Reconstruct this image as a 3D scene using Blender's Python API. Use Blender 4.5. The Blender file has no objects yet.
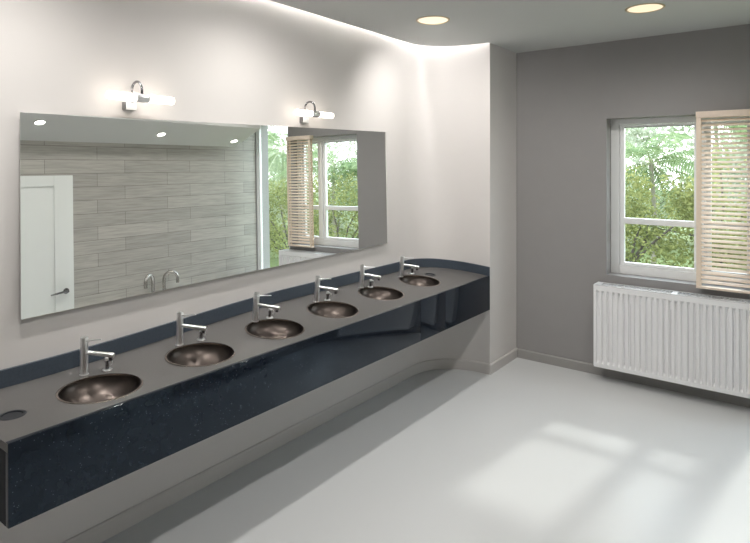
import bpy, bmesh, math, random
from mathutils import Vector, Matrix
SC = bpy.context.scene
COL = SC.collection
PI = math.pi

# ------------------------------------------------------------------ camera
CAM = (2.6015, 0.0, 1.738)
cd = bpy.data.cameras.new('camera'); cam = bpy.data.objects.new('camera', cd); COL.objects.link(cam)
cam.location = CAM; cam.rotation_euler = (PI/2, 0, math.radians(37.3))
cd.sensor_width = 36; cd.lens = 568/750*36; cd.shift_y = -(271.5-165)/750; cd.clip_start = .02
SC.camera = cam
# ------------------------------------------------------------------ colour management
vs = SC.view_settings
vs.view_transform = 'Standard'; vs.look = 'None'; vs.gamma = 1; vs.use_curve_mapping = False; vs.exposure = 1.1
# ------------------------------------------------------------------ sky
w = bpy.data.worlds.new('sky'); SC.world = w; w.use_nodes = True
nt = w.node_tree; nt.nodes.clear()
out = nt.nodes.new('ShaderNodeOutputWorld'); bg = nt.nodes.new('ShaderNodeBackground')
tc = nt.nodes.new('ShaderNodeTexCoord'); sp = nt.nodes.new('ShaderNodeSeparateXYZ'); cr = nt.nodes.new('ShaderNodeValToRGB')
cr.color_ramp.elements[0].position = 0.0; cr.color_ramp.elements[0].color = (.95, .98, 1, 1)
cr.color_ramp.elements[1].position = 0.8; cr.color_ramp.elements[1].color = (.72, .86, 1, 1)
nt.links.new(tc.outputs['Generated'], sp.inputs[0]); nt.links.new(sp.outputs['Z'], cr.inputs[0])
nt.links.new(cr.outputs[0], bg.inputs['Color']); nt.links.new(bg.outputs[0], out.inputs[0])
bg.inputs['Strength'].default_value = 2.6
# ------------------------------------------------------------------ sun
sd = bpy.data.lights.new('sun', 'SUN'); sun = bpy.data.objects.new('sun', sd); COL.objects.link(sun)
sdir = Vector((-.12, -1, -.86)).normalized()
sun.rotation_euler = sdir.to_track_quat('-Z', 'Y').to_euler(); sun.location = (4, 12, 9)
sd.energy = .75; sd.angle = math.radians(3.2); sd.color = (1, .97, .92)

# ------------------------------------------------------------------ main measures (metres)
H = 2.751; BW = 4.873; RW = 2.97; FW = -1.3; XW = -.06; XP = .5; YP = 4.337; YC = 3.9
DOWN_E = 26.0; COVE_E = 60.0; TUBE_E = 2.0

# ------------------------------------------------------------------ materials
def mat(name, col, rough=.5, metal=0, spec=.5, coat=0, emit=None, estr=1, noise=None, bump=None):
    m = bpy.data.materials.new(name); m.use_nodes = True
    b = m.node_tree.nodes['Principled BSDF']; n = m.node_tree; L = n.links
    b.inputs['Base Color'].default_value = (*col, 1); b.inputs['Roughness'].default_value = rough
    b.inputs['Metallic'].default_value = metal; b.inputs['Specular IOR Level'].default_value = spec
    b.inputs['Coat Weight'].default_value = coat; b.inputs['Coat Roughness'].default_value = .03
    if emit:
        b.inputs['Emission Color'].default_value = (*emit, 1); b.inputs['Emission Strength'].default_value = estr
    if noise:
        sc_, amt = noise
        t = n.nodes.new('ShaderNodeTexCoord'); x = n.nodes.new('ShaderNodeTexNoise'); x.inputs['Scale'].default_value = sc_
        x.inputs['Detail'].default_value = 4
        r = n.nodes.new('ShaderNodeMix'); r.data_type = 'RGBA'
        r.inputs[6].default_value = (*[c*(1-amt) for c in col], 1); r.inputs[7].default_value = (*[min(1, c*(1+amt)) for c in col], 1)
        L.new(t.outputs['Object'], x.inputs['Vector']); L.new(x.outputs['Fac'], r.inputs[0]); L.new(r.outputs[2], b.inputs['Base Color'])
        if bump:
            bp = n.nodes.new('ShaderNodeBump'); bp.inputs['Strength'].default_value = bump; bp.inputs['Distance'].default_value = .002
            L.new(x.outputs['Fac'], bp.inputs['Height']); L.new(bp.outputs[0], b.inputs['Normal'])
    return m

M = {}
M['wall'] = mat('warm white paint', (.70, .672, .657), .6, spec=.25, noise=(9, .012))
M['greywall'] = mat('dark grey paint', (.315, .305, .302), .65, spec=.2, noise=(7, .03))
M['greytrim'] = mat('grey skirting paint', (.32, .312, .30), .45, noise=(12, .02))
M['whitetrim'] = mat('pale skirting paint', (.60, .575, .56), .45, noise=(12, .02))
M['ceiling'] = mat('grey ceiling paint', (.58, .59, .58), .8, spec=.1, noise=(4, .015))
M['soffit'] = mat('pale grey soffit paint', (.74, .745, .73), .8, spec=.1, noise=(4, .015))
M['floor'] = mat('pale grey resin floor', (.635, .645, .65), .32, spec=.35, noise=(1.6, .012))
M['worktop'] = mat('grey matt stone', (.112, .107, .104), .38, spec=.4, noise=(120, .10))
M['chrome'] = mat('chrome', (.95, .955, .96), .28, 1)
M['darkchrome'] = mat('dark chrome', (.28, .28, .29), .15, 1)
M['bronze'] = mat('brushed bronze', (.080, .067, .060), .33, 1, noise=(40, .12))
M['bronzerim'] = mat('polished bronze rim', (.42, .36, .32), .22, 1)
M['black'] = mat('black rubber', (.012, .015, .02), .4, noise=(60, .2))
M['radiator'] = mat('white enamel', (.88, .88, .89), .28, spec=.5, noise=(5, .01))
M['grille'] = mat('white stamped steel', (.70, .70, .71), .35, noise=(5, .01))
M['upvc'] = mat('white window plastic', (.88, .885, .89), .3, noise=(6, .01))
M['gasket'] = mat('grey rubber gasket', (.12, .12, .12), .6, noise=(40, .1))
M['wood'] = mat('pale blind wood', (.82, .69, .58), .5, noise=(30, .08))
M['tape'] = mat('cream ladder tape', (.86, .73, .60), .8, noise=(150, .08))
M['frost'] = mat('frosted glass tube', (.95, .93, .9), .3, emit=(1, .89, .76), estr=TUBE_E, noise=(20, .01))
M['lens'] = mat('warm downlight lens', (.6, .5, .35), .4, emit=(1, .86, .62), estr=.43, noise=(30, .02))
M['lensw'] = mat('white downlight lens', (.8, .8, .75), .4, emit=(1, .97, .90), estr=4, noise=(30, .02))
M['ring'] = mat('cream downlight ring', (.62, .50, .30), .4, noise=(30, .05))
M['led'] = mat('led strip', (.9, .9, .9), .5, emit=(1, .985, .95), estr=COVE_E, noise=(30, .01))
M['door'] = mat('white door paint', (.80, .83, .81), .35, noise=(8, .01))
M['steel'] = mat('brushed steel', (.55, .53, .50), .25, 1, noise=(50, .1))
M['porcelain'] = mat('white porcelain', (.8, .8, .8), .15, noise=(6, .01))
M['ground'] = mat('grass ground', (.16, .20, .07), .9, noise=(6, .35))
M['bark'] = mat('dark bark', (.075, .06, .05), .9, noise=(14, .35), bump=.6)
M['palmbark'] = mat('grey palm bark', (.30, .27, .23), .9, noise=(14, .3), bump=.6)
M['outer'] = mat('outside render', (.55, .54, .52), .8, noise=(3, .03))

def granite():
    m = bpy.data.materials.new('polished navy granite'); m.use_nodes = True; n = m.node_tree; L = n.links
    b = n.nodes['Principled BSDF']; t = n.nodes.new('ShaderNodeTexCoord')
    v = n.nodes.new('ShaderNodeTexVoronoi'); v.inputs['Scale'].default_value = 90; v.inputs['Randomness'].default_value = 1
    r = n.nodes.new('ShaderNodeValToRGB'); r.color_ramp.elements[0].position = .10; r.color_ramp.elements[0].color = (1, 1, 1, 1)
    r.color_ramp.elements[1].position = .17; r.color_ramp.elements[1].color = (0, 0, 0, 1)
    x = n.nodes.new('ShaderNodeTexNoise'); x.inputs['Scale'].default_value = 28; x.inputs['Detail'].default_value = 6
    gt = n.nodes.new('ShaderNodeMath'); gt.operation = 'GREATER_THAN'; gt.inputs[1].default_value = .53
    mu = n.nodes.new('ShaderNodeMath'); mu.operation = 'MULTIPLY'
    mu2 = n.nodes.new('ShaderNodeMath'); mu2.operation = 'MULTIPLY'; mu2.inputs[1].default_value = .6
    base = n.nodes.new('ShaderNodeMix'); base.data_type = 'RGBA'
    base.inputs[6].default_value = (.003, .0045, .008, 1); base.inputs[7].default_value = (.011, .016, .026, 1)
    mx = n.nodes.new('ShaderNodeMix'); mx.data_type = 'RGBA'; mx.inputs[7].default_value = (.20, .23, .27, 1)
    L.new(t.outputs['Object'], v.inputs['Vector']); L.new(t.outputs['Object'], x.inputs['Vector'])
    L.new(v.outputs['Distance'], r.inputs[0]); L.new(x.outputs['Fac'], gt.inputs[0]); L.new(r.outputs[0], mu.inputs[0]); L.new(gt.outputs[0], mu.inputs[1])
    L.new(mu.outputs[0], mu2.inputs[0]); L.new(x.outputs['Fac'], base.inputs[0]); L.new(base.outputs[2], mx.inputs[6]); L.new(mu2.outputs[0], mx.inputs[0])
    L.new(mx.outputs[2], b.inputs['Base Color']); b.inputs['Roughness'].default_value = .06; b.inputs['Specular IOR Level'].default_value = .45; b.inputs['Specular Tint'].default_value = (.62, .80, 1, 1)  # blue specular tint stands in for bluish window light in the reflections
    return m
M['granite'] = granite()
M['honed'] = mat('honed navy granite', (.010, .014, .021), .5, spec=.2, noise=(90, .3))
M['splash'] = mat('navy satin stone', (.058, .074, .097), .35, spec=.4, noise=(90, .25))

def tiles():   # wide wood-look planks on the right wall; runs along Y
    m = bpy.data.materials.new('wood look plank tiles'); m.use_nodes = True; n = m.node_tree; L = n.links
    b = n.nodes['Principled BSDF']; t = n.nodes.new('ShaderNodeTexCoord'); s = n.nodes.new('ShaderNodeSeparateXYZ'); c = n.nodes.new('ShaderNodeCombineXYZ')
    L.new(t.outputs['Object'], s.inputs[0]); L.new(s.outputs['Y'], c.inputs[0]); L.new(s.outputs['Z'], c.inputs[1])
    k = n.nodes.new('ShaderNodeTexBrick'); k.inputs['Scale'].default_value = 1; k.inputs['Brick Width'].default_value = .78
    k.inputs['Row Height'].default_value = .133; k.inputs['Mortar Size'].default_value = .0022; k.offset = .37; k.offset_frequency = 2
    k.inputs['Color1'].default_value = (.54, .525, .48, 1); k.inputs['Color2'].default_value = (.44, .425, .39, 1); k.inputs['Mortar'].default_value = (.24, .23, .21, 1)
    L.new(c.outputs[0], k.inputs['Vector'])
    mp = n.nodes.new('ShaderNodeMapping'); mp.inputs['Scale'].default_value = (1, 2.2, 34)
    L.new(t.outputs['Object'], mp.inputs[0]); x = n.nodes.new('ShaderNodeTexNoise'); x.inputs['Scale'].default_value = 2.2; x.inputs['Detail'].default_value = 5
    L.new(mp.outputs[0], x.inputs['Vector'])
    g = n.nodes.new('ShaderNodeMix'); g.data_type = 'RGBA'; g.blend_type = 'MULTIPLY'; g.inputs[0].default_value = .45
    rr = n.nodes.new('ShaderNodeValToRGB'); rr.color_ramp.elements[0].color = (.45, .45, .45, 1); rr.color_ramp.elements[0].position = .3; rr.color_ramp.elements[1].position = .65
    L.new(x.outputs['Fac'], rr.inputs[0]); L.new(k.outputs['Color'], g.inputs[6]); L.new(rr.outputs[0], g.inputs[7]); L.new(g.outputs[2], b.inputs['Base Color'])
    b.inputs['Roughness'].default_value = .4; return m
M['tile'] = tiles()

def mirror_mat():
    m = bpy.data.materials.new('silvered mirror'); m.use_nodes = True; n = m.node_tree; L = n.links
    b = n.nodes['Principled BSDF']; b.inputs['Metallic'].default_value = 1; b.inputs['Roughness'].default_value = .0
    x = n.nodes.new('ShaderNodeTexNoise'); x.inputs['Scale'].default_value = 2; r = n.nodes.new('ShaderNodeMix'); r.data_type = 'RGBA'
    r.inputs[6].default_value = (.93, .945, .93, 1); r.inputs[7].default_value = (.94, .95, .94, 1)
    L.new(x.outputs['Fac'], r.inputs[0]); L.new(r.outputs[2], b.inputs['Base Color']); return m
M['mirror'] = mirror_mat()

def glass_mat():
    m = bpy.data.materials.new('clear window glass'); m.use_nodes = True; n = m.node_tree; n.nodes.clear(); L = n.links
    o = n.nodes.new('ShaderNodeOutputMaterial'); t = n.nodes.new('ShaderNodeBsdfTransparent'); g = n.nodes.new('ShaderNodeBsdfGlossy')
    t.inputs[0].default_value = (.96, .98, .97, 1); g.inputs['Roughness'].default_value = .0
    lw = n.nodes.new('ShaderNodeLayerWeight'); pw = n.nodes.new('ShaderNodeMath'); pw.operation = 'POWER'; pw.inputs[1].default_value = 5
    f = n.nodes.new('ShaderNodeMath'); f.operation = 'MULTIPLY_ADD'; f.inputs[1].default_value = .9; f.inputs[2].default_value = .03; mx = n.nodes.new('ShaderNodeMixShader')
    L.new(lw.outputs['Facing'], pw.inputs[0]); L.new(pw.outputs[0], f.inputs[0]); L.new(f.outputs[0], mx.inputs[0]); L.new(t.outputs[0], mx.inputs[1]); L.new(g.outputs[0], mx.inputs[2]); L.new(mx.outputs[0], o.inputs[0]); return m
M['glass'] = glass_mat()

def leaf_mat(name, a, b_, tr=.5):
    m = bpy.data.materials.new(name); m.use_nodes = True; n = m.node_tree; n.nodes.clear(); L = n.links
    o = n.nodes.new('ShaderNodeOutputMaterial'); d = n.nodes.new('ShaderNodeBsdfDiffuse'); t = n.nodes.new('ShaderNodeBsdfTranslucent'); mx = n.nodes.new('ShaderNodeMixShader')
    tc = n.nodes.new('ShaderNodeTexCoord'); x = n.nodes.new('ShaderNodeTexNoise'); x.inputs['Scale'].default_value = 9; x.inputs['Detail'].default_value = 3
    r = n.nodes.new('ShaderNodeValToRGB'); r.color_ramp.elements[0].position = .36; r.color_ramp.elements[1].position = .64
    r.color_ramp.elements[0].color = (*a, 1); r.color_ramp.elements[1].color = (*b_, 1)
    L.new(tc.outputs['Object'], x.inputs['Vector']); L.new(x.outputs['Fac'], r.inputs[0])
    L.new(r.outputs[0], d.inputs[0]); L.new(r.outputs[0], t.inputs[0]); mx.inputs[0].default_value = tr
    L.new(d.outputs[0], mx.inputs[1]); L.new(t.outputs[0], mx.inputs[2]); L.new(mx.outputs[0], o.inputs[0]); return m
M['leafA'] = leaf_mat('olive shrub leaves', (.13, .155, .06), (.31, .32, .13))
M['leafB'] = leaf_mat('yellow green leaves', (.20, .22, .075), (.40, .40, .17))
M['leafC'] = leaf_mat('haze pale far leaves', (.40, .44, .33), (.60, .62, .50))  # distance haze is painted into these leaves as a paler colour
M['stem'] = leaf_mat('pale frond stems', (.40, .42, .28), (.52, .54, .38), .2)
M['palm'] = leaf_mat('palm fronds', (.15, .22, .11), (.33, .40, .21))

# ------------------------------------------------------------------ helpers
def link(name, bm, m, parent=None, smooth=False, mods=None):
    me = bpy.data.meshes.new(name); bmesh.ops.recalc_face_normals(bm, faces=bm.faces) if not getattr(bm, 'norecalc', False) else None
    bm.to_mesh(me); bm.free()
    o = bpy.data.objects.new(name, me); COL.objects.link(o)
    if m: me.materials.append(m)
    if smooth:
        for p in me.polygons: p.use_smooth = True
        try: me.set_sharp_from_angle(angle=math.radians(smooth if smooth is not True else 40))
        except Exception: pass
    if parent: o.parent = parent
    return o
def tag(o, label=None, cat=None, group=None, kind=None):
    if label: o['label'] = label
    if cat: o['category'] = cat
    if group: o['group'] = group
    if kind: o['kind'] = kind
    return o
def empty(name, loc=(0, 0, 0), rz=0):
    o = bpy.data.objects.new(name, None); COL.objects.link(o); o.location = loc; o.rotation_euler = (0, 0, rz); o.empty_display_size = .05
    return o
def struct(name, bm, m, label=None, parent=None, smooth=False):
    o = link(name, bm, m, parent, smooth)
    if parent is None: tag(o, label, 'room' if label else None, None, 'structure')
    return o
def NB(): return bmesh.new()
def box(bm, a, b, bev=0):
    r = bmesh.ops.create_cube(bm, size=1); vsx = r['verts']
    for v in vsx:
        v.co = Vector(((a[i]+b[i])/2 + v.co[i]*(b[i]-a[i]) for i in range(3)))
    if bev:
        es = list({e for v in vsx for e in v.link_edges})
        bmesh.ops.bevel(bm, geom=es, offset=bev, segments=2, affect='EDGES', profile=.7)
    return bm
def lathe(bm, prof, seg=40, c=(0, 0, 0), mtx=None):   # prof: list of (r, z)
    rings = []
    for r, z in prof:
        if r < 1e-6: rings.append([bm.verts.new((c[0], c[1], c[2]+z))])
        else: rings.append([bm.verts.new((c[0]+r*math.cos(2*PI*i/seg), c[1]+r*math.sin(2*PI*i/seg), c[2]+z)) for i in range(seg)])
    for A, B in zip(rings, rings[1:]):
        for i in range(seg):
            j = (i+1) % seg
            if len(A) == 1 and len(B) == 1: continue
            if len(A) == 1: bm.faces.new((A[0], B[i], B[j]))
            elif len(B) == 1: bm.faces.new((A[i], A[j], B[0]))
            else: bm.faces.new((A[i], A[j], B[j], B[i]))
    if mtx is not None:
        for R in rings:
            for v in R: v.co = mtx @ v.co
    return bm
def tube(bm, pts, rad, seg=12, cap=True):
    pts = [Vector(p) for p in pts]; rads = rad if isinstance(rad, (list, tuple)) else [rad]*len(pts)
    rings = []; up = None
    for i, p in enumerate(pts):
        t = (pts[min(i+1, len(pts)-1)]-pts[max(i-1, 0)]).normalized()
        if up is None:
            up = Vector((0, 0, 1)) if abs(t.z) < .9 else Vector((1, 0, 0))
        a = t.cross(up)
        if a.length < 1e-5: a = t.cross(Vector((0, 1, 0)))
        a.normalize(); b = a.cross(t).normalized(); up = b
        rings.append([bm.verts.new(p + (a*math.cos(2*PI*k/seg)+b*math.sin(2*PI*k/seg))*rads[i]) for k in range(seg)])
    for A, B in zip(rings, rings[1:]):
        for k in range(seg): bm.faces.new((A[k], A[(k+1) % seg], B[(k+1) % seg], B[k]))
    if cap: bm.faces.new(rings[0]); bm.faces.new(rings[-1])
    return bm
def prism(bm, poly, z0, z1):
    lo = [bm.verts.new((x, y, z0)) for x, y in poly]; hi = [bm.verts.new((x, y, z1)) for x, y in poly]; n = len(poly)
    for i in range(n): bm.faces.new((lo[i], lo[(i+1) % n], hi[(i+1) % n], hi[i]))
    for ring in (lo, hi):
        es = [bm.edges.get((ring[i], ring[(i+1) % n])) for i in range(n)]
        bmesh.ops.triangle_fill(bm, use_beauty=True, use_dissolve=True, edges=es)
    return bm

# ------------------------------------------------------------------ curved end of the washbasin wall
def alcove(xw, off=0.0, y0=None, n=26, ny=1):
    """plan line of the wall: straight along Y at x=xw, then a quarter curve into the pier; off moves it into the room"""
    a = XP - xw; b = YP - YC; e = 2.25
    ys = y0 if y0 is not None else FW
    pts = [Vector((xw, ys + (YC-ys)*i/ny)) for i in range(ny)]
    for i in range(n+1):
        t = PI/2*i/n
        pts.append(Vector((XP - a*max(0, math.cos(t))**(2/e), YC + b*max(0, math.sin(t))**(2/e))))
    if off:
        res = []
        for i, p in enumerate(pts):
            d = (pts[min(i+1, len(pts)-1)]-pts[max(i-1, 0)]).normalized()
            res.append(p + Vector((d.y, -d.x))*off)
        res[-1].x = XP
        pts = res
    return pts

# ================================================================== SETTING
# floor
bm = NB(); box(bm, (-.3, FW-.1, -.12), (RW+.1, BW+.25, 0)); struct('floor', bm, M['floor'])
# left wall: upper part with the curved end and the pier, lower part below the counter
P = alcove(XW); bm = NB(); prism(bm, [tuple(p) for p in P]+[(XP, BW+.02), (-.3, BW+.02), (-.3, FW)], .80, 2.95); struct('wall_left', bm, M['wall'], smooth=35)
P = alcove(0.0); bm = NB(); prism(bm, [tuple(p) for p in P]+[(XP, BW+.02), (-.3, BW+.02), (-.3, FW)], 0, .7995); struct('wall_left_lower', bm, M['wall'], smooth=35)
# back wall with the two window openings
W1 = (1.284, 2.345, .835, 2.12); W2 = (2.36, RW-.004, .42, 2.37); WD = .22
bm = NB()
ycut = (BW, BW+WD)
def wb(x0, x1, z0, z1): box(bm, (x0, ycut[0], z0), (x1, ycut[1], z1))
wb(-.3, W1[0], 0, 2.95); wb(W1[0], W1[1], 0, W1[2]); wb(W1[0], W1[1], W1[3], 2.95); wb(W1[1], W2[0], 0, 2.95)
wb(W2[0], W2[1], 0, W2[2]); wb(W2[0], W2[1], W2[3], 2.95); wb(W2[1], RW+.1, 0, 2.95)
struct('wall_back', bm, M['greywall'])
# right wall (wood look planks) and the wall behind the camera
bm = NB(); box(bm, (RW, FW, 0), (RW+.1, BW, 2.95)); struct('wall_right', bm, M['tile'])
bm = NB(); box(bm, (-.3, FW-.1, 0), (RW+.1, FW, 2.95)); struct('wall_front', bm, M['greywall'])
# ceiling: stops a little short of the basin wall for the light slot
P = alcove(XW, .030); bm = NB(); prism(bm, [tuple(p) for p in P]+[(XP, YP), (XP, BW), (RW, BW), (RW, FW)], H, H+.03); struct('ceiling', bm, M['ceiling'])
bm = NB(); box(bm, (-.3, FW-.1, 2.95), (RW+.1, BW+WD, 3.02)); struct('ceiling_slab', bm, M['wall'])
# sloping soffit along the right wall (seen in the mirror)
SX, SZ0, SZ1, SY0, SY1 = 2.485, 2.235, 2.035, -.2, 4.55
bm = NB(); v = [bm.verts.new((x, y, z)) for y in (SY0, SY1) for x, z in ((SX, SZ0), (RW, SZ1), (RW, H), (SX, H))]
for f in ((0, 1, 2, 3), (7, 6, 5, 4), (0, 4, 5, 1), (1, 5, 6, 2), (2, 6, 7, 3), (3, 7, 4, 0)): bm.faces.new([v[i] for i in f])
struct('ceiling_soffit', bm, M['soffit'])
# skirtings
def skirting(name, path, m, h=.083, t=.014):
    bm = NB(); prof = ((0, 0), (t, 0), (t, h-.008), (t-.006, h), (0, h)); rows = []
    for i, p in enumerate(path):
        d = []
        if i > 0: d.append((path[i]-path[i-1]).normalized())
        if i < len(path)-1: d.append((path[i+1]-path[i]).normalized())
        nn = [Vector((q.y, -q.x)) for q in d]; nv = nn[0] if len(nn) == 1 else (nn[0]+nn[1]).normalized()/max(.35, math.cos(nn[0].angle(nn[1])/2))
        rows.append([bm.verts.new((p.x+nv.x*o_, p.y+nv.y*o_, z)) for o_, z in prof])
    for A, B in zip(rows, rows[1:]):
        for k in range(5): bm.faces.new((A[k], B[k], B[(k+1) % 5], A[(k+1) % 5]))
    bm.faces.new(rows[0]); bm.faces.new(rows[-1]); return struct(name, bm, m, smooth=35)
skirting('baseboard_left', alcove(0.0)+[Vector((XP, BW))], M['whitetrim'])
skirting('baseboard_back', [Vector((XP+.0141, BW)), Vector((RW, BW))], M['greytrim'], .078)
skirting('baseboard_right', [Vector((RW, BW-.015)), Vector((RW, 2.70))], M['whitetrim'])

# window_1 and window_2: set back in their reveals
def window(name, x0, x1, z0, z1, mull, trans, Y0=5.005, fw=.066, s=.036):
    root = empty(name, ((x0+x1)/2, Y0, z0)); tag(root, kind='structure')
    def L(n, bm, m): 
        bmesh.ops.translate(bm, verts=bm.verts, vec=-Vector(root.location)); return link(n, bm, m, root, 30)
    d = .062
    bm = NB()
    box(bm, (x0, Y0, z0), (x0+fw, Y0+d, z1), .004); box(bm, (x1-fw, Y0, z0), (x1, Y0+d, z1), .004)
    box(bm, (x0+fw, Y0+.002, z0), (x1-fw, Y0+d, z0+fw), .004); box(bm, (x0+fw, Y0+.002, z1-fw*.75), (x1-fw, Y0+d, z1), .004)
    L('window_frame', bm, M['upvc'])
    edges = [x0+fw] + sum([[m_-.022, m_+.022] for m_ in mull], []) + [x1-fw]
    for m_ in mull:
        bm = NB(); box(bm, (m_-.022, Y0+.004, z0+fw), (m_+.022, Y0+d, z1-fw*.75), .004); L('mullion', bm, M['upvc'])
    for a, b in zip(edges[::2], edges[1::2]):
        za, zb = z0+fw, z1-fw*.75
        bm = NB(); ya, yb = Y0+.016, Y0+.054
        box(bm, (a+.002, ya, za), (a+s, yb, zb), .006); box(bm, (b-s, ya, za), (b-.002, yb, zb), .006)
        box(bm, (a+s, ya, za+.002), (b-s, yb, za+s*.8), .006); box(bm, (a+s, ya, zb-s*.55), (b-s, yb, zb-.003), .006)
        if trans: box(bm, (a+s-.012, Y0+.008, trans-.024), (b-s+.012, yb, trans+.024), .006)
        sash = L('sash', bm, M['upvc'])
        bm = NB(); box(bm, (a+s-.006, Y0+.036, za+s*.7), (b-s+.006, Y0+.042, zb-s*.5)); g = L('window_pane', bm, M['glass']); g.parent = sash; 
        bm = NB(); t = .004
        for q in ((a+s, b-s, zb-s*.55-t, zb-s*.55),): box(bm, (q[0], ya+.004, q[2]), (q[1], Y0+.036, q[3]))
        gk = L('gasket', bm, M['gasket']); gk.parent = sash
    return root
window('window_1', W1[0], W1[1], W1[2], W1[3], [1.955], 1.275)
window('window_2', W2[0], W2[1], W2[2], W2[3], [], None, 4.885, .022, .022)

# door_1 on the right wall (seen in the mirror)
DY0, DY1, DZ = 1.72, 2.575, 1.712
root = empty('door_1', (RW, (DY0+DY1)/2, 0)); tag(root, kind='structure')
bm = NB(); hy = (DY1-DY0)/2
def dbox(a, b, bev=.003): box(bm, a, b, bev)
dbox((-.03, -hy, .004), (-.002, hy, DZ)); 
for a, b in (((-.042, -hy, .004), (-.03, -hy+.13, DZ)), ((-.042, hy-.17, .004), (-.03, hy, DZ)), ((-.042, -hy+.13, DZ-.10), (-.03, hy-.17, DZ)), ((-.042, -hy+.13, .004), (-.03, hy-.17, .2))): dbox(a, b)
link('door_leaf', bm, M['door'], root, 30)
bm = NB(); lathe(bm, [(0, 0), (.026, 0), (.028, .004), (.024, .012), (.012, .014), (.011, .045), (0, .045)], 24, mtx=Matrix.Translation((-.042, hy-.075, .62)) @ Matrix.Rotation(-PI/2, 4, 'Y'))
tube(bm, [(-.082, hy-.075, .62), (-.084, hy-.11, .621), (-.082, hy-.2, .612), (-.078, hy-.225, .608)], [.011, .011, .009, .006], 12)
link('door_handle', bm, M['darkchrome'], root, 40)

# outside: ground
bm = NB(); box(bm, (-30, BW+WD, -.9), (45, 60, -.7)); struct('ground', bm, M['ground'])

# ================================================================== COVE LIGHT
P1 = alcove(XW, .006, y0=-1.1, ny=10); P2 = alcove(XW, .022, y0=-1.1, ny=10); bm = NB(); rows = []
for p, q in zip(P1[:-1], P2[:-1]): rows.append([bm.verts.new((p.x, p.y, 2.90)), bm.verts.new((q.x, q.y, 2.90)), bm.verts.new((q.x, q.y, 2.908)), bm.verts.new((p.x, p.y, 2.908))])
for A, B in zip(rows, rows[1:]):
    for k in range(4): bm.faces.new((A[k], B[k], B[(k+1) % 4], A[(k+1) % 4]))
bm.faces.new(rows[0]); bm.faces.new(rows[-1])
tag(link('cove_light_strip', bm, M['led']), 'thin white light strip hidden in the slot where the ceiling meets the basin wall', 'light')

# ================================================================== DOWNLIGHTS
def downlight(x, y, label, z=H, m='lens', rx=0.0, tilt=0.0, energy=None, group=None, r=.104, aim=None):
    root = empty('downlight', (x, y, z)); root.rotation_euler = (0, tilt, 0); tag(root, label, 'ceiling light', group)
    bm = NB(); lathe(bm, [(r, -.001), (r, -.004), (r+.010, -.005), (r+.014, -.0015), (r+.014, 0), (r, -.001)], 40); link('trim_ring', bm, M['ring' if m == 'lens' else 'soffit'], root, 40)
    bm = NB(); lathe(bm, [(0, -.0035), (r*.8, -.0033), (r, -.002), (r, -.0005), (0, -.0005)], 40); link('lamp_lens', bm, M[m], root, 40)
    if energy:
        ld = bpy.data.lights.new('downlight_bulb', 'SPOT'); lo = bpy.data.objects.new('downlight_bulb', ld); COL.objects.link(lo); lo.parent = root
        lo.location = (0, 0, -.03); ld.energy = energy; ld.spot_size = math.radians(172); ld.spot_blend = 1.0; ld.shadow_soft_size = .05; ld.color = (1, .97, .93)
        if aim:
            lo.rotation_euler = (Vector(aim)-Vector((x, y, z-.03))).to_track_quat('-Z', 'Y').to_euler(); ld.spot_size = math.radians(146)
    return root
downlight(.519, 3.402, 'round cream downlight above the curved end of the basin wall', energy=DOWN_E*.85, aim=(.16, 4.25, 1.35))
downlight(1.766, 3.971, 'round cream downlight nearest the dark grey window wall', energy=DOWN_E*.7)
downlight(.519, 2.15, 'added unseen downlight over the middle of the counter, above the view', energy=DOWN_E*.85)  # this and the next three are unseen lamps added to light the room
downlight(.519, .85, 'added unseen downlight over the near end of the counter, above the view', energy=DOWN_E*.85)
downlight(1.766, 2.4, 'added unseen downlight over the middle of the floor, above the view', energy=DOWN_E*.8)
downlight(1.766, .85, 'added unseen downlight over the near floor, above the view', energy=DOWN_E*.8)
sl = math.atan2(SZ0-SZ1, RW-SX)
for (y, xx, lab) in ((2.165, 2.63, 'white downlight reflected at top left of the mirror, above the white door'), (3.40, 2.74, 'white downlight reflected in the mirror above the middle of the plank wall'), (4.42, 2.82, 'white downlight reflected in the mirror nearest the garden window')):
    downlight(xx, y, lab, SZ0-(xx-SX)*math.tan(sl)-.0005, 'lensw', tilt=sl, r=.04)

# ================================================================== COUNTER
CY0 = .757
def raise_(y):
    s = min(1, max(0, (y-1.0)/1.6)); return .058*s*s*(3-2*s)
def deck(x, y): return .815 + raise_(y)*(XP-x)/.56
def hitdeck(px, py):
    th = math.radians(37.3); k = (px-375)/568; s = (165-py)/568
    v = Vector((-math.sin(th)+math.cos(th)*k, math.cos(th)+math.sin(th)*k, s)); c = Vector(CAM); z = .815
    for _ in range(40):
        p = c + v*((z-c.z)/v.z); z = deck(p.x, p.y)
    return p
# plan places of the six basins, measured once
SINKS = [(.272, 1.184), (.267, 1.675), (.261, 2.162), (.252, 2.651), (.230, 3.184), (.214, 3.700)]
TAPS = [(.071, 1.211), (.079, 1.682), (.100, 2.158), (.082, 2.681), (.058, 3.174), (.058, 3.673)]
KNOBS = [(.099, 1.301), (.106, 1.792), (.114, 2.255), (.106, 2.762), (.090, 3.240), (.056, 3.835)]
HOLES = [(.265, .856), (.165, 3.935)]
SR = .158
vanity = empty('washbasin_counter', (.2, 2.5, .54))
tag(vanity, 'long wall-hung washbasin counter with grey top and speckled navy front under the mirror', 'counter')
vinv = -Vector(vanity.location)
def VL(n, bm, m, smooth=False):
    bmesh.ops.translate(bm, verts=bm.verts, vec=vinv); return link(n, bm, m, vanity, smooth)
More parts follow.
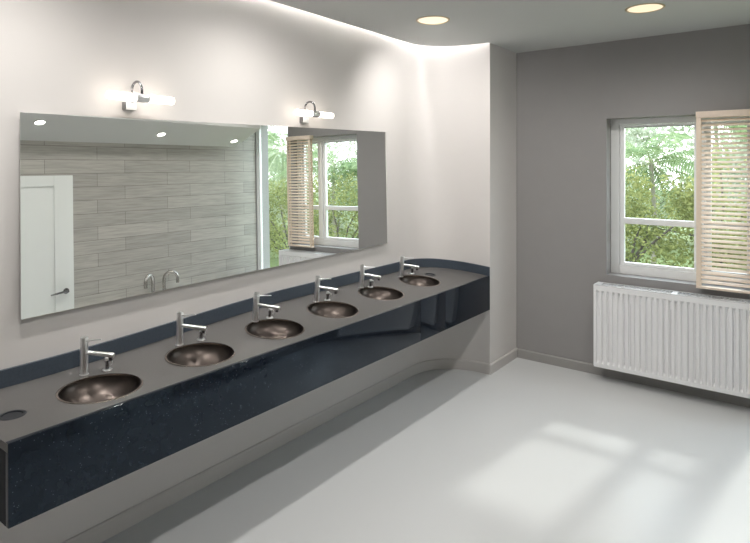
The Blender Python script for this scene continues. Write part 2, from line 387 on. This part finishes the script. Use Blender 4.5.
# worktop with round cut-outs
bm = NB()
outer = [(XP-.002, CY0)] + [(XP-.002, CY0+(YP-.006-CY0)*i/24) for i in range(1, 25)]
outer += [tuple(p) for p in reversed(alcove(XW+.001, .002, y0=CY0, n=26, ny=20)[:-1])]
loops = [outer]
for c, r, n in [(s, SR-.002, 48) for s in SINKS] + [(h, .040, 28) for h in HOLES]:
    loops.append([(c[0]+r*math.cos(2*PI*i/n), c[1]+r*math.sin(2*PI*i/n)) for i in range(n)])
alle = []; tops = []
for lp in loops:
    vv = [bm.verts.new((x, y, deck(x, y))) for x, y in lp]; tops.append(vv)
    alle += [bm.edges.new((vv[i], vv[(i+1) % len(vv)])) for i in range(len(vv))]
bmesh.ops.triangle_fill(bm, use_beauty=True, use_dissolve=False, edges=alle)
for vv in tops:
    lo = [bm.verts.new((v_.co.x, v_.co.y, v_.co.z-.03)) for v_ in vv]; n = len(vv)
    for i in range(n): bm.faces.new((vv[i], vv[(i+1) % n], lo[(i+1) % n], lo[i]))
VL('worktop', bm, M['worktop'], 30)
# front fascia of polished stone in three slabs with fine joints, end panel, underside
JO = [CY0, 3.275, 3.605, YP-.001]
for a, b in zip(JO, JO[1:]):
    bm = NB(); box(bm, (XP-.022, a+.0015, .535), (XP, b-.0015, .8165), .0012); VL('front_panel', bm, M['granite'], 30)
bm = NB(); box(bm, (.0, CY0+.001, .535), (XP-.023, CY0+.023, .782), .001); VL('end_panel', bm, M['honed'], 30)
bm = NB(); P = [p for p in alcove(0.0, .003, y0=CY0+.03, n=20)[:-1]]; prism(bm, [tuple(p) for p in P]+[(XP-.026, YP-.04), (XP-.026, CY0+.03)], .54, .555); VL('underside', bm, M['granite'])
# splashback following the wall
bm = NB(); A_ = alcove(XW, .001, y0=CY0, n=30, ny=24); B_ = alcove(XW, .016, y0=CY0, n=30, ny=24); B_ = [Vector((min(p.x, XP-.0005), min(p.y, YP-.001))) for p in B_]; A_[-1] = Vector((XP-.0005, YP-.0005)); rows = []
for p, q in zip(A_, B_):
    z = deck(p.x, p.y); rows.append([bm.verts.new((q.x, q.y, z+.0008)), bm.verts.new((q.x, q.y, z+.074)), bm.verts.new((p.x, p.y, z+.074)), bm.verts.new((p.x, p.y, z+.0008))])
for r1, r2 in zip(rows, rows[1:]):
    for k in range(4): bm.faces.new((r1[k], r2[k], r2[(k+1) % 4], r1[(k+1) % 4]))
bm.faces.new(rows[0]); bm.faces.new(rows[-1]); VL('splashback', bm, M['splash'], 35)

def seat(o, x, y):   # stands on the deck and follows its slight fall
    n = Vector((raise_(y)/.56, 0, 1)).normalized(); o.location = (x, y, deck(x, y)); o.rotation_euler = Vector((0, 0, 1)).rotation_difference(n).to_euler()

ORD = ['nearest', 'second nearest', 'third nearest', 'fourth nearest', 'fifth nearest', 'farthest']
def copy_tree(o, parent=None):
    c = o.copy(); COL.objects.link(c)
    if parent: c.parent = parent
    for ch in list(o.children): copy_tree(ch, c)
    return c
# ---- basin
basin0 = empty('washbasin')
bm = NB(); prof = []
for i in range(15):
    t = PI/2*i/14; prof.append((SR*math.cos(t)*.985 if i < 14 else .022, -.004-.105*math.sin(t)**1.15))
th = [(r+.003, z-.003) for r, z in reversed(prof)]
lathe(bm, prof+th+[prof[0]], 56); link('bowl', bm, M['bronze'], basin0, 50)
bm = NB(); lathe(bm, [(SR*.98, -.006), (SR*.985, .0008), (SR+.003, .0016), (SR+.006, .0006), (SR+.005, .0002), (SR*.98, -.006)], 56); link('rim', bm, M['bronzerim'], basin0, 50)
bm = NB(); lathe(bm, [(0, -.1055), (.012, -.1055), (.014, -.1075), (.024, -.1072), (.026, -.1085), (.02, -.112), (0, -.112)], 28); link('drain', bm, M['darkchrome'], basin0, 50)
# ---- tap
tap0 = empty('basin_tap')
bm = NB(); lathe(bm, [(0, 0), (.0195, 0), (.0195, .003), (.0165, .004), (.0165, .128), (0, .128)], 28); link('body', bm, M['chrome'], tap0, 40)
bm = NB(); lathe(bm, [(0, .1285), (.0155, .1285), (.0155, .131), (.0168, .132), (.0168, .160), (.0155, .164), (0, .1645)], 28)
tube(bm, [(.012, .0, .151), (.045, .020, .155), (.082, .036, .161)], [.0042, .0034, .0026], 10); link('lever', bm, M['chrome'], tap0, 40)
bm = NB(); ca, sa = math.cos(math.radians(33)), math.sin(math.radians(33))
tube(bm, [(q*ca, q*sa, z) for q, z in ((.010, .098), (.04, .096), (.10, .091), (.124, .089), (.134, .088), (.137, .0878))], [.0085, .009, .0105, .0118, .0115, .009], 16); tap_spout = link('spout', bm, M['chrome'], tap0, 40)
bm = NB(); lathe(bm, [(0, -.014), (.009, -.014), (.0095, 0), (0, 0)], 20, mtx=Matrix.Translation((.122*ca, .122*sa, .080))); link('nozzle', bm, M['darkchrome'], tap_spout, 40)
# ---- lift knob
knob0 = empty('drain_knob')
bm = NB(); lathe(bm, [(0, 0), (.0205, 0), (.021, .002), (.019, .005), (.009, .006), (0, .006)], 28); link('base_plate', bm, M['chrome'], knob0, 40)
bm = NB(); lathe(bm, [(0, .006), (.0085, .006), (.0085, .043), (0, .043)], 20); link('stem', bm, M['darkchrome'], knob0, 40)
bm = NB(); lathe(bm, [(0, .043), (.0105, .043), (.0115, .046), (.0115, .053), (.009, .056), (0, .057)], 24)
tube(bm, [(.009, .004, .050), (.017, .008, .048), (.021, .010, .038), (.019, .009, .025)], [.003, .003, .0028, .002], 8); link('knob_cap', bm, M['chrome'], knob0, 40)
for i in range(6):
    s = basin0 if i == 0 else copy_tree(basin0); seat(s, *SINKS[i])
    tag(s, 'round bronze basin sunk in the grey counter, %s of the six' % ORD[i], 'sink', 'bronze basins in the counter')
    t = tap0 if i == 0 else copy_tree(tap0); seat(t, *TAPS[i])
    tag(t, 'slim chrome mixer tap behind the %s bronze basin' % ORD[i], 'tap', 'chrome mixer taps along the counter')
    k = knob0 if i == 0 else copy_tree(knob0); seat(k, *KNOBS[i])
    tag(k, 'small chrome knob on a round plate beside the %s tap' % ORD[i], 'knob', 'small chrome knobs beside the taps')
for h, lab in zip(HOLES, ('flat black round cover set in the counter before the nearest basin', 'flat black round cover set in the counter beyond the farthest basin')):
    g = empty('counter_cover'); seat(g, *h)
    bm = NB(); lathe(bm, [(.034, -.004), (.036, .0012), (.045, .0016), (.047, .0004), (.038, .0002), (.034, -.004)], 32); link('ring', bm, M['black'], g, 50)
    bm = NB(); lathe(bm, [(0, -.002), (.033, -.002), (.0335, -.004), (.0335, -.012), (0, -.012)], 32); link('flap', bm, M['black'], g, 50)
    tag(g, lab, 'cover', 'black round covers in the counter')

# ================================================================== MIRROR
MF = -.035; tl = math.radians(.7)
def mface(y, z): return (MF-math.tan(tl)*(z-1.55), y, z)
bm = NB(); q = [mface(.998, 1.960), mface(3.617, 1.998), mface(3.617, 1.123), mface(.998, 1.088)]; t_ = .006
f_ = [bm.verts.new(p) for p in q]; b_ = [bm.verts.new((p[0]-t_, p[1], p[2])) for p in q]
bm.faces.new(f_); bm.faces.new(b_[::-1])
for i in range(4): bm.faces.new((f_[i], f_[(i+1) % 4], b_[(i+1) % 4], b_[i]))
mr = empty('wall_mirror', (MF-.01, 2.3, 1.1)); tag(mr, 'long frameless mirror hung on the wall above the washbasin counter', 'mirror')
bmesh.ops.translate(bm, verts=bm.verts, vec=-Vector(mr.location)); link('mirror_glass', bm, M['mirror'], mr)
for y in (1.3, 2.3, 3.3):
    bm = NB(); box(bm, (XW+.0005, y-.05, 1.2), (MF-.0065+.004, y+.05, 1.25)); bmesh.ops.translate(bm, verts=bm.verts, vec=-Vector(mr.location)); link('mounting_block', bm, M['gasket'], mr)

# ================================================================== MIRROR LAMPS
lamp0 = empty('mirror_lamp', (XW, 1.508, 2.063))
X0 = .09
def cyl_y(bm, prof, x, z):
    lathe(bm, prof, 28, mtx=Matrix.Translation((x, 0, z)) @ Matrix.Rotation(-PI/2, 4, 'X'))
for s in (-1, 1):
    bm = NB(); prof = [(0, .033), (.018, .033), (.0195, .036), (.0195, .164), (.018, .169), (.013, .172), (0, .173)]
    cyl_y(bm, prof, X0, 0)
    if s < 0: bmesh.ops.scale(bm, vec=(1, -1, 1), verts=bm.verts)
    link('glass_tube', bm, M['frost'], lamp0, 40)
bm = NB(); cyl_y(bm, [(0, -.033), (.020, -.033), (.021, -.031), (.021, .031), (.020, .033), (0, .033)], X0, 0); link('hub', bm, M['chrome'], lamp0, 40)
bm = NB(); pts = []
for i in range(15):
    a = PI*(1-i/14); pts.append((.043+.047*math.cos(a), 0, .036+.048*math.sin(a)))
pts = [(.0055, 0, -.03), (-.0005+.006, 0, 0)] + pts + [(.09, 0, .02)]
tube(bm, pts, .0062, 12); link('arm', bm, M['darkchrome'], lamp0, 60)
bm = NB(); box(bm, (.0005, -.045, -.055), (.024, .012, -.018), .002); lamp_plate = link('wall_plate', bm, M['upvc'], lamp0, 30)
bm = NB(); box(bm, (.0005, -.052, -.055), (.026, -.0455, -.018), .001); link('clip', bm, M['darkchrome'], lamp_plate, 30)
tag(lamp0, 'chrome twin-tube lamp over the near end of the mirror, nearer the camera', 'wall lamp', 'twin-tube lamps above the mirror')
l2 = copy_tree(lamp0); l2.location = (XW, 2.725, 2.072)
tag(l2, 'chrome twin-tube lamp over the far end of the mirror, toward the window wall', 'wall lamp')

# ================================================================== RADIATOR
RX0, RX1, RZ0, RZ1, RY0, RY1 = 1.226, 2.39, .111, .775, 4.715, 4.853
rad = empty('radiator', (RX0, BW, RZ0)); tag(rad, 'long white ribbed panel radiator on the grey wall below the window', 'radiator')
ro = -Vector(rad.location)
def RL(n, bm, m, sm=30):
    bmesh.ops.translate(bm, verts=bm.verts, vec=ro); return link(n, bm, m, rad, sm)
def ribbed(yf, sgn):
    n = 28; pitch = (RX1-RX0-.03)/n; nz = [RZ0+.004, RZ0+.035, RZ0+.055, RZ1-.065, RZ1-.045, RZ1-.006]; dz = [0, 0, 1, 1, 0, 0]
    bm = NB(); cols = []; xs = [(RX0+.004, 0), (RX0+.015, 0)]
    for i in range(n):
        a = RX0+.015+i*pitch
        xs += [(a+pitch*.10, 0), (a+pitch*.24, 1), (a+pitch*.52, 1), (a+pitch*.66, 0), (a+pitch*.98, 0)]
    xs.append((RX1-.004, 0))
    for x, k in xs: cols.append([bm.verts.new((x, yf+sgn*.016*k*d, z)) for z, d in zip(nz, dz)])
    for A, B in zip(cols, cols[1:]):
        for k in range(5): bm.faces.new((A[k], B[k], B[k+1], A[k+1]))
    r = bmesh.ops.extrude_face_region(bm, geom=list(bm.faces)); bmesh.ops.translate(bm, verts=[g for g in r['geom'] if isinstance(g, bmesh.types.BMVert)], vec=(0, sgn*.002, 0))
    return bm
RL('front_panel', ribbed(RY0, 1), M['radiator'], 25)
RL('rear_panel', ribbed(RY1, -1), M['radiator'], 25)
for x0, x1 in ((RX0, RX0+.004), (RX1-.004, RX1)):
    bm = NB(); box(bm, (x0, RY0-.001, RZ0+.012), (x1, RY1+.001, RZ1), .0015); RL('side_panel', bm, M['radiator'])
bm = NB(); fz0, fz1 = RZ1-.006, RZ1     # top grille: bars both ways
box(bm, (RX0+.004, RY0-.001, fz0), (RX1-.004, RY0+.012, fz1), .0015); box(bm, (RX0+.004, RY1-.012, fz0), (RX1-.004, RY1+.001, fz1), .0015)
ng = 42; gp = (RX1-RX0-.012)/ng
for i in range(ng):
    a = RX0+.006+i*gp
    v4 = [(a+.002, RY0+.012), (a+.006, RY0+.012), (a+.020, RY1-.012), (a+.016, RY1-.012)]
    prism(bm, v4, fz0+.001, fz1-.001)
for y in (RY0+.045,): box(bm, (RX0+.004, y-.002, fz0), (RX1-.004, y+.002, fz1-.0005))
box(bm, (RX0+.004, RY0+.018, fz0), (RX0+.05, RY1-.012, fz1), .001); box(bm, (RX0+.56, RY0+.018, fz0), (RX0+.60, RY1-.012, fz1), .001)
RL('top_grille', bm, M['grille'])
bm = NB(); nf = 48
for i in range(nf):
    a = RX0+.02+i*(RX1-RX0-.04)/nf; box(bm, (a, RY0+.016, RZ0+.05), (a+.0015, RY1-.016, RZ1-.12))
RL('fins', bm, M['gasket'])  # dark material on the fins stands in for the shade inside the radiator
for x in (RX0+.18, RX1-.18):
    bm = NB(); box(bm, (x-.02, RY1+.001, RZ0+.06), (x+.02, BW-.0005, RZ1-.08)); RL('wall_bracket', bm, M['grille'])

# ================================================================== BLIND
BX0, BX1 = 1.938, 2.335; by = 4.835
bl = empty('window_blind', (BX0, BW, .82)); tag(bl, 'pale wooden venetian blind hanging over the right part of the window', 'blind')
bo = -Vector(bl.location)
def BL(n, bm, m, sm=30):
    bmesh.ops.translate(bm, verts=bm.verts, vec=bo); return link(n, bm, m, bl, sm)
bm = NB(); box(bm, (BX0, BW-.066, 2.088), (BX1, BW-.0005, 2.135), .003); BL('head_rail', bm, M['wood'])
bm = NB(); ns = 36; zt, zb = 2.065, .87; an = math.radians(28); hw = .017
for i in range(ns):
    z = zb+(zt-zb)*i/(ns-1); row = []
    for x in (BX0+.004, BX1-.004):
        for k in range(5):
            s = -1+k/2; row.append(bm.verts.new((x, by+hw*s*math.cos(an), z-hw*s*math.sin(an)*-1+.002*(1-s*s))))
    for k in range(4): bm.faces.new((row[k], row[k+1], row[k+6], row[k+5]))
r = bmesh.ops.extrude_face_region(bm, geom=list(bm.faces)); bmesh.ops.translate(bm, verts=[g for g in r['geom'] if isinstance(g, bmesh.types.BMVert)], vec=(0, 0, .0028))
BL('slats', bm, M['wood'], 40)
for x in (BX0+.003, BX1-.033):
    for yy in (by-hw-.0030, by+hw+.0016):
        bm = NB(); box(bm, (x, yy, .838), (x+.030, yy+.0012, 2.088)); BL('ladder_tape', bm, M['tape'])
bm = NB(); box(bm, (BX0+.002, by-.025, .822), (BX1-.002, by+.025, .838), .003); BL('bottom_rail', bm, M['wood'])

# ================================================================== LEDGE WITH TWO GOOSENECK TAPS (seen in the mirror)
bm = NB(); box(bm, (RW-.34, 3.02, .24), (RW-.001, 4.0, .36), .012)
root = empty('wash_trough', (RW-.17, 3.5, .24)); tag(root, 'low white wash trough on the plank wall beneath the two gooseneck taps', 'trough')
bmesh.ops.translate(bm, verts=bm.verts, vec=-Vector(root.location)); link('trough_body', bm, M['porcelain'], root, 30)
bm = NB(); box(bm, (RW-.29, 3.08, .359), (RW-.10, 3.94, .362), .001); bmesh.ops.translate(bm, verts=bm.verts, vec=-Vector(root.location)); link('trough_basin', bm, M['grille'], root, 30)
def goose(y, lab, s):
    r = empty('gooseneck_tap', (RW-.055, y, .36)); tag(r, lab, 'tap', 'gooseneck taps reflected in the mirror')
    bm = NB(); pts = [(0, 0, 0), (0, 0, .12), (0, 0, .205)]
    for i in range(1, 13):
        a = PI*i/12; pts.append((-.07*s[0]*(1-math.cos(a)), -.07*s[1]*(1-math.cos(a)), .205+.078*math.sin(a)))
    pts.append((pts[-1][0], pts[-1][1], .16)); tube(bm, pts, .018, 14); link('spout', bm, M['steel'], r, 50)
    bm = NB(); lathe(bm, [(0, 0), (.03, 0), (.03, .006), (.024, .01), (.024, .05), (.0182, .055), (0, .055)], 24); link('base', bm, M['steel'], r, 40)
goose(3.39, 'steel gooseneck tap reflected at the mirror bottom, nearer the white door', (.45, .89))
goose(3.52, 'steel gooseneck tap reflected at the mirror bottom, nearer the garden window', (.45, -.89))

# ================================================================== TREES OUTSIDE
def shrub(name, x, y, zc, rx, rz, n, leaf, label, seed, zg=-.7, size=.06, clumps=26):
    R = random.Random(seed); root = empty(name, (x, y, zg)); tag(root, label, 'tree')
    base = Vector((0, 0, 0)); C_ = Vector((0, 0, zc-zg)); cl = []
    for i in range(clumps):
        while True:
            p = Vector((R.uniform(-1, 1), R.uniform(-1, 1), R.uniform(-1, 1)))
            if .35 < p.length < 1: break
        cl.append((C_+Vector((p.x*rx, p.y*rx, p.z*rz)), R.uniform(.22, .42)*rx))
    bm = NB(); fork = Vector((R.uniform(-.1, .1), R.uniform(-.1, .1), C_.z-rz*.75))
    tube(bm, [base, base.lerp(fork, .5)+Vector((.05, 0, 0)), fork], [.07, .05, .042], 9)
    for i in range(0, clumps, 3):
        e = cl[i][0]; mid = fork.lerp(e, .5)+Vector((R.uniform(-.12, .12), R.uniform(-.12, .12), R.uniform(0, .15)))
        tube(bm, [fork, mid, e], [.030, .019, .007], 7)
    link('trunk', bm, M['bark'], root, 60)
    V = []; F = []
    for i in range(n):
        c, r = cl[R.randrange(clumps)]
        d = Vector((R.gauss(0, 1), R.gauss(0, 1), R.gauss(0, 1))).normalized()*(r*R.random()**.45); p = c+d
        a = Vector((R.gauss(0, 1), R.gauss(0, 1), R.gauss(0, .6)-.3)).normalized(); b = a.cross(Vector((R.gauss(0, 1), R.gauss(0, 1), R.gauss(0, 1)))).normalized()
        nn = a.cross(b); L_ = size*R.uniform(.7, 1.35); w_ = L_*.27; k = len(V)
        V += [p, p+a*L_*.5+b*w_+nn*w_*.35, p+a*L_, p+a*L_*.5-b*w_+nn*w_*.35]; F += [(k, k+1, k+2), (k, k+2, k+3)]
    me = bpy.data.meshes.new('foliage'); me.from_pydata([tuple(v) for v in V], [], F); me.materials.append(M[leaf])
    o = bpy.data.objects.new('foliage', me); COL.objects.link(o); o.parent = root
def palm(x, y, zc, Lf, label, seed, zg=-.7, nf=17):
    R = random.Random(seed); root = empty('palm_tree', (x, y, zg)); tag(root, label, 'tree')
    top = Vector((0, 0, zc-zg)); bm = NB(); n = 16
    tube(bm, [Vector((.18*math.sin(i/n*2.2)*(1-i/n), 0, top.z*i/n)) for i in range(n+1)], [.055+(.006 if i % 2 else 0)-.018*i/n for i in range(n+1)], 12); link('trunk', bm, M['palmbark'], root, 60)
    V = []; F = []; V2 = []; F2 = []
    for f in range(nf):
        az = 2*PI*f/nf+R.uniform(-.15, .15); el = R.uniform(-.45, 1.0); L_ = Lf*R.uniform(.8, 1.1)
        h = Vector((math.cos(az), math.sin(az), 0)); pts = []
        for i in range(31):
            t = i/30; pts.append(top + h*(L_*t*math.cos(el)*(1-.12*t)) + Vector((0, 0, L_*(t*math.sin(el)-.55*t*t*(.6+.4*math.cos(el))))))
        side = Vector((-h.y, h.x, 0))
        for i in range(30):   # rachis
            k = len(V2); wv = .022*(1-i/33); dn = Vector((0, 0, -wv)); V2 += [pts[i]-side*wv, pts[i]+dn, pts[i]+side*wv, pts[i+1]+side*wv*.95, pts[i+1]+dn*.95, pts[i+1]-side*wv*.95]; F2 += [(k, k+1, k+4, k+5), (k+1, k+2, k+3, k+4), (k, k+5, k+3, k+2)]
        for i in range(3, 31):
            t = i/30; ll = Lf*.30*math.sin(PI*min(1, t*.88+.12))**.7; tan = (pts[i]-pts[i-1]).normalized(); up = side.cross(tan)
            for s in (-1, 1):
                dr = (side*s*.85+tan*.55-up*0+Vector((0, 0, -.18))).normalized(); wv = tan*.018
                p0 = pts[i]; p1 = p0+dr*ll*.55; p2 = p0+dr*ll+Vector((0, 0, -.28*ll)); k = len(V)
                V += [p0-wv*.6, p0+wv*.6, p1+wv, p1-wv, p2]; F += [(k, k+1, k+2, k+3), (k+3, k+2, k+4)]
    me = bpy.data.meshes.new('fronds'); me.from_pydata([tuple(v) for v in V], [], F); me.materials.append(M['palm'])
    o = bpy.data.objects.new('fronds', me); COL.objects.link(o); o.parent = root
    me = bpy.data.meshes.new('frond_stem'); me.from_pydata([tuple(v) for v in V2], [], F2); me.materials.append(M['stem'])
    q = bpy.data.objects.new('frond_stem', me); COL.objects.link(q); q.parent = o
shrub('shrub', .35, 9.8, .72, 1.15, .85, 5200, 'leafA', 'bushy tree with a dark forked trunk behind the left window light', 1, size=.075)
shrub('shrub', 1.55, 10.6, .95, 1.05, .95, 4200, 'leafB', 'yellow green bush behind the wooden blind', 2, size=.075)
shrub('shrub', -.9, 11.6, 1.0, 1.1, .9, 3600, 'leafB', 'yellow green bush at the left window edge', 3, size=.075)
shrub('shrub', 6.4, 10.3, .35, 1.5, 1.15, 5600, 'leafA', 'bushy tree reflected toward the right end of the mirror', 4, size=.085)
shrub('shrub', 8.5, 10.8, .45, 1.5, 1.2, 5600, 'leafA', 'bushy tree with dark branches reflected mid garden in the mirror', 5, size=.085)
shrub('shrub', 10.6, 10.6, .45, 1.6, 1.3, 5600, 'leafB', 'bushy tree reflected in the mirror beside the plank wall', 6, size=.085)
shrub('shrub', 3.9, 11.5, .5, 1.4, 1.1, 3600, 'leafA', 'bushy tree standing between the window view and the reflected garden', 7, size=.085)
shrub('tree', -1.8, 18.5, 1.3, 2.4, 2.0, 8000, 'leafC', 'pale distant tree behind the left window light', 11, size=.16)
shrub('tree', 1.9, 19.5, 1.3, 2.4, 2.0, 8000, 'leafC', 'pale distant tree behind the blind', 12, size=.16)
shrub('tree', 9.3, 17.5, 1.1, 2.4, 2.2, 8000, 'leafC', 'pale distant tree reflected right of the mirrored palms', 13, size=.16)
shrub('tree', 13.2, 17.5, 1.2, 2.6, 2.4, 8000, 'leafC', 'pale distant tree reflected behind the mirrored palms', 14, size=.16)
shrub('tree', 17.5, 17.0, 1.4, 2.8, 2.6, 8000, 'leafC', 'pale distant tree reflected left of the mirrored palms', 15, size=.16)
palm(-.02, 13.0, 1.78, 1.95, 'palm with spreading fronds in the upper left window light', 21)
palm(.75, 16.6, 2.9, 2.1, 'taller palm whose crown meets the blind', 22)
palm(10.1, 14.5, 2.0, 2.3, 'palm reflected in the middle of the mirrored garden', 23)
palm(8.3, 14.2, 1.5, 2.0, 'lower palm reflected toward the right end of the mirror', 24)
palm(12.9, 14.8, 2.6, 2.4, 'tall palm reflected at top of the mirror by the plank wall', 25)
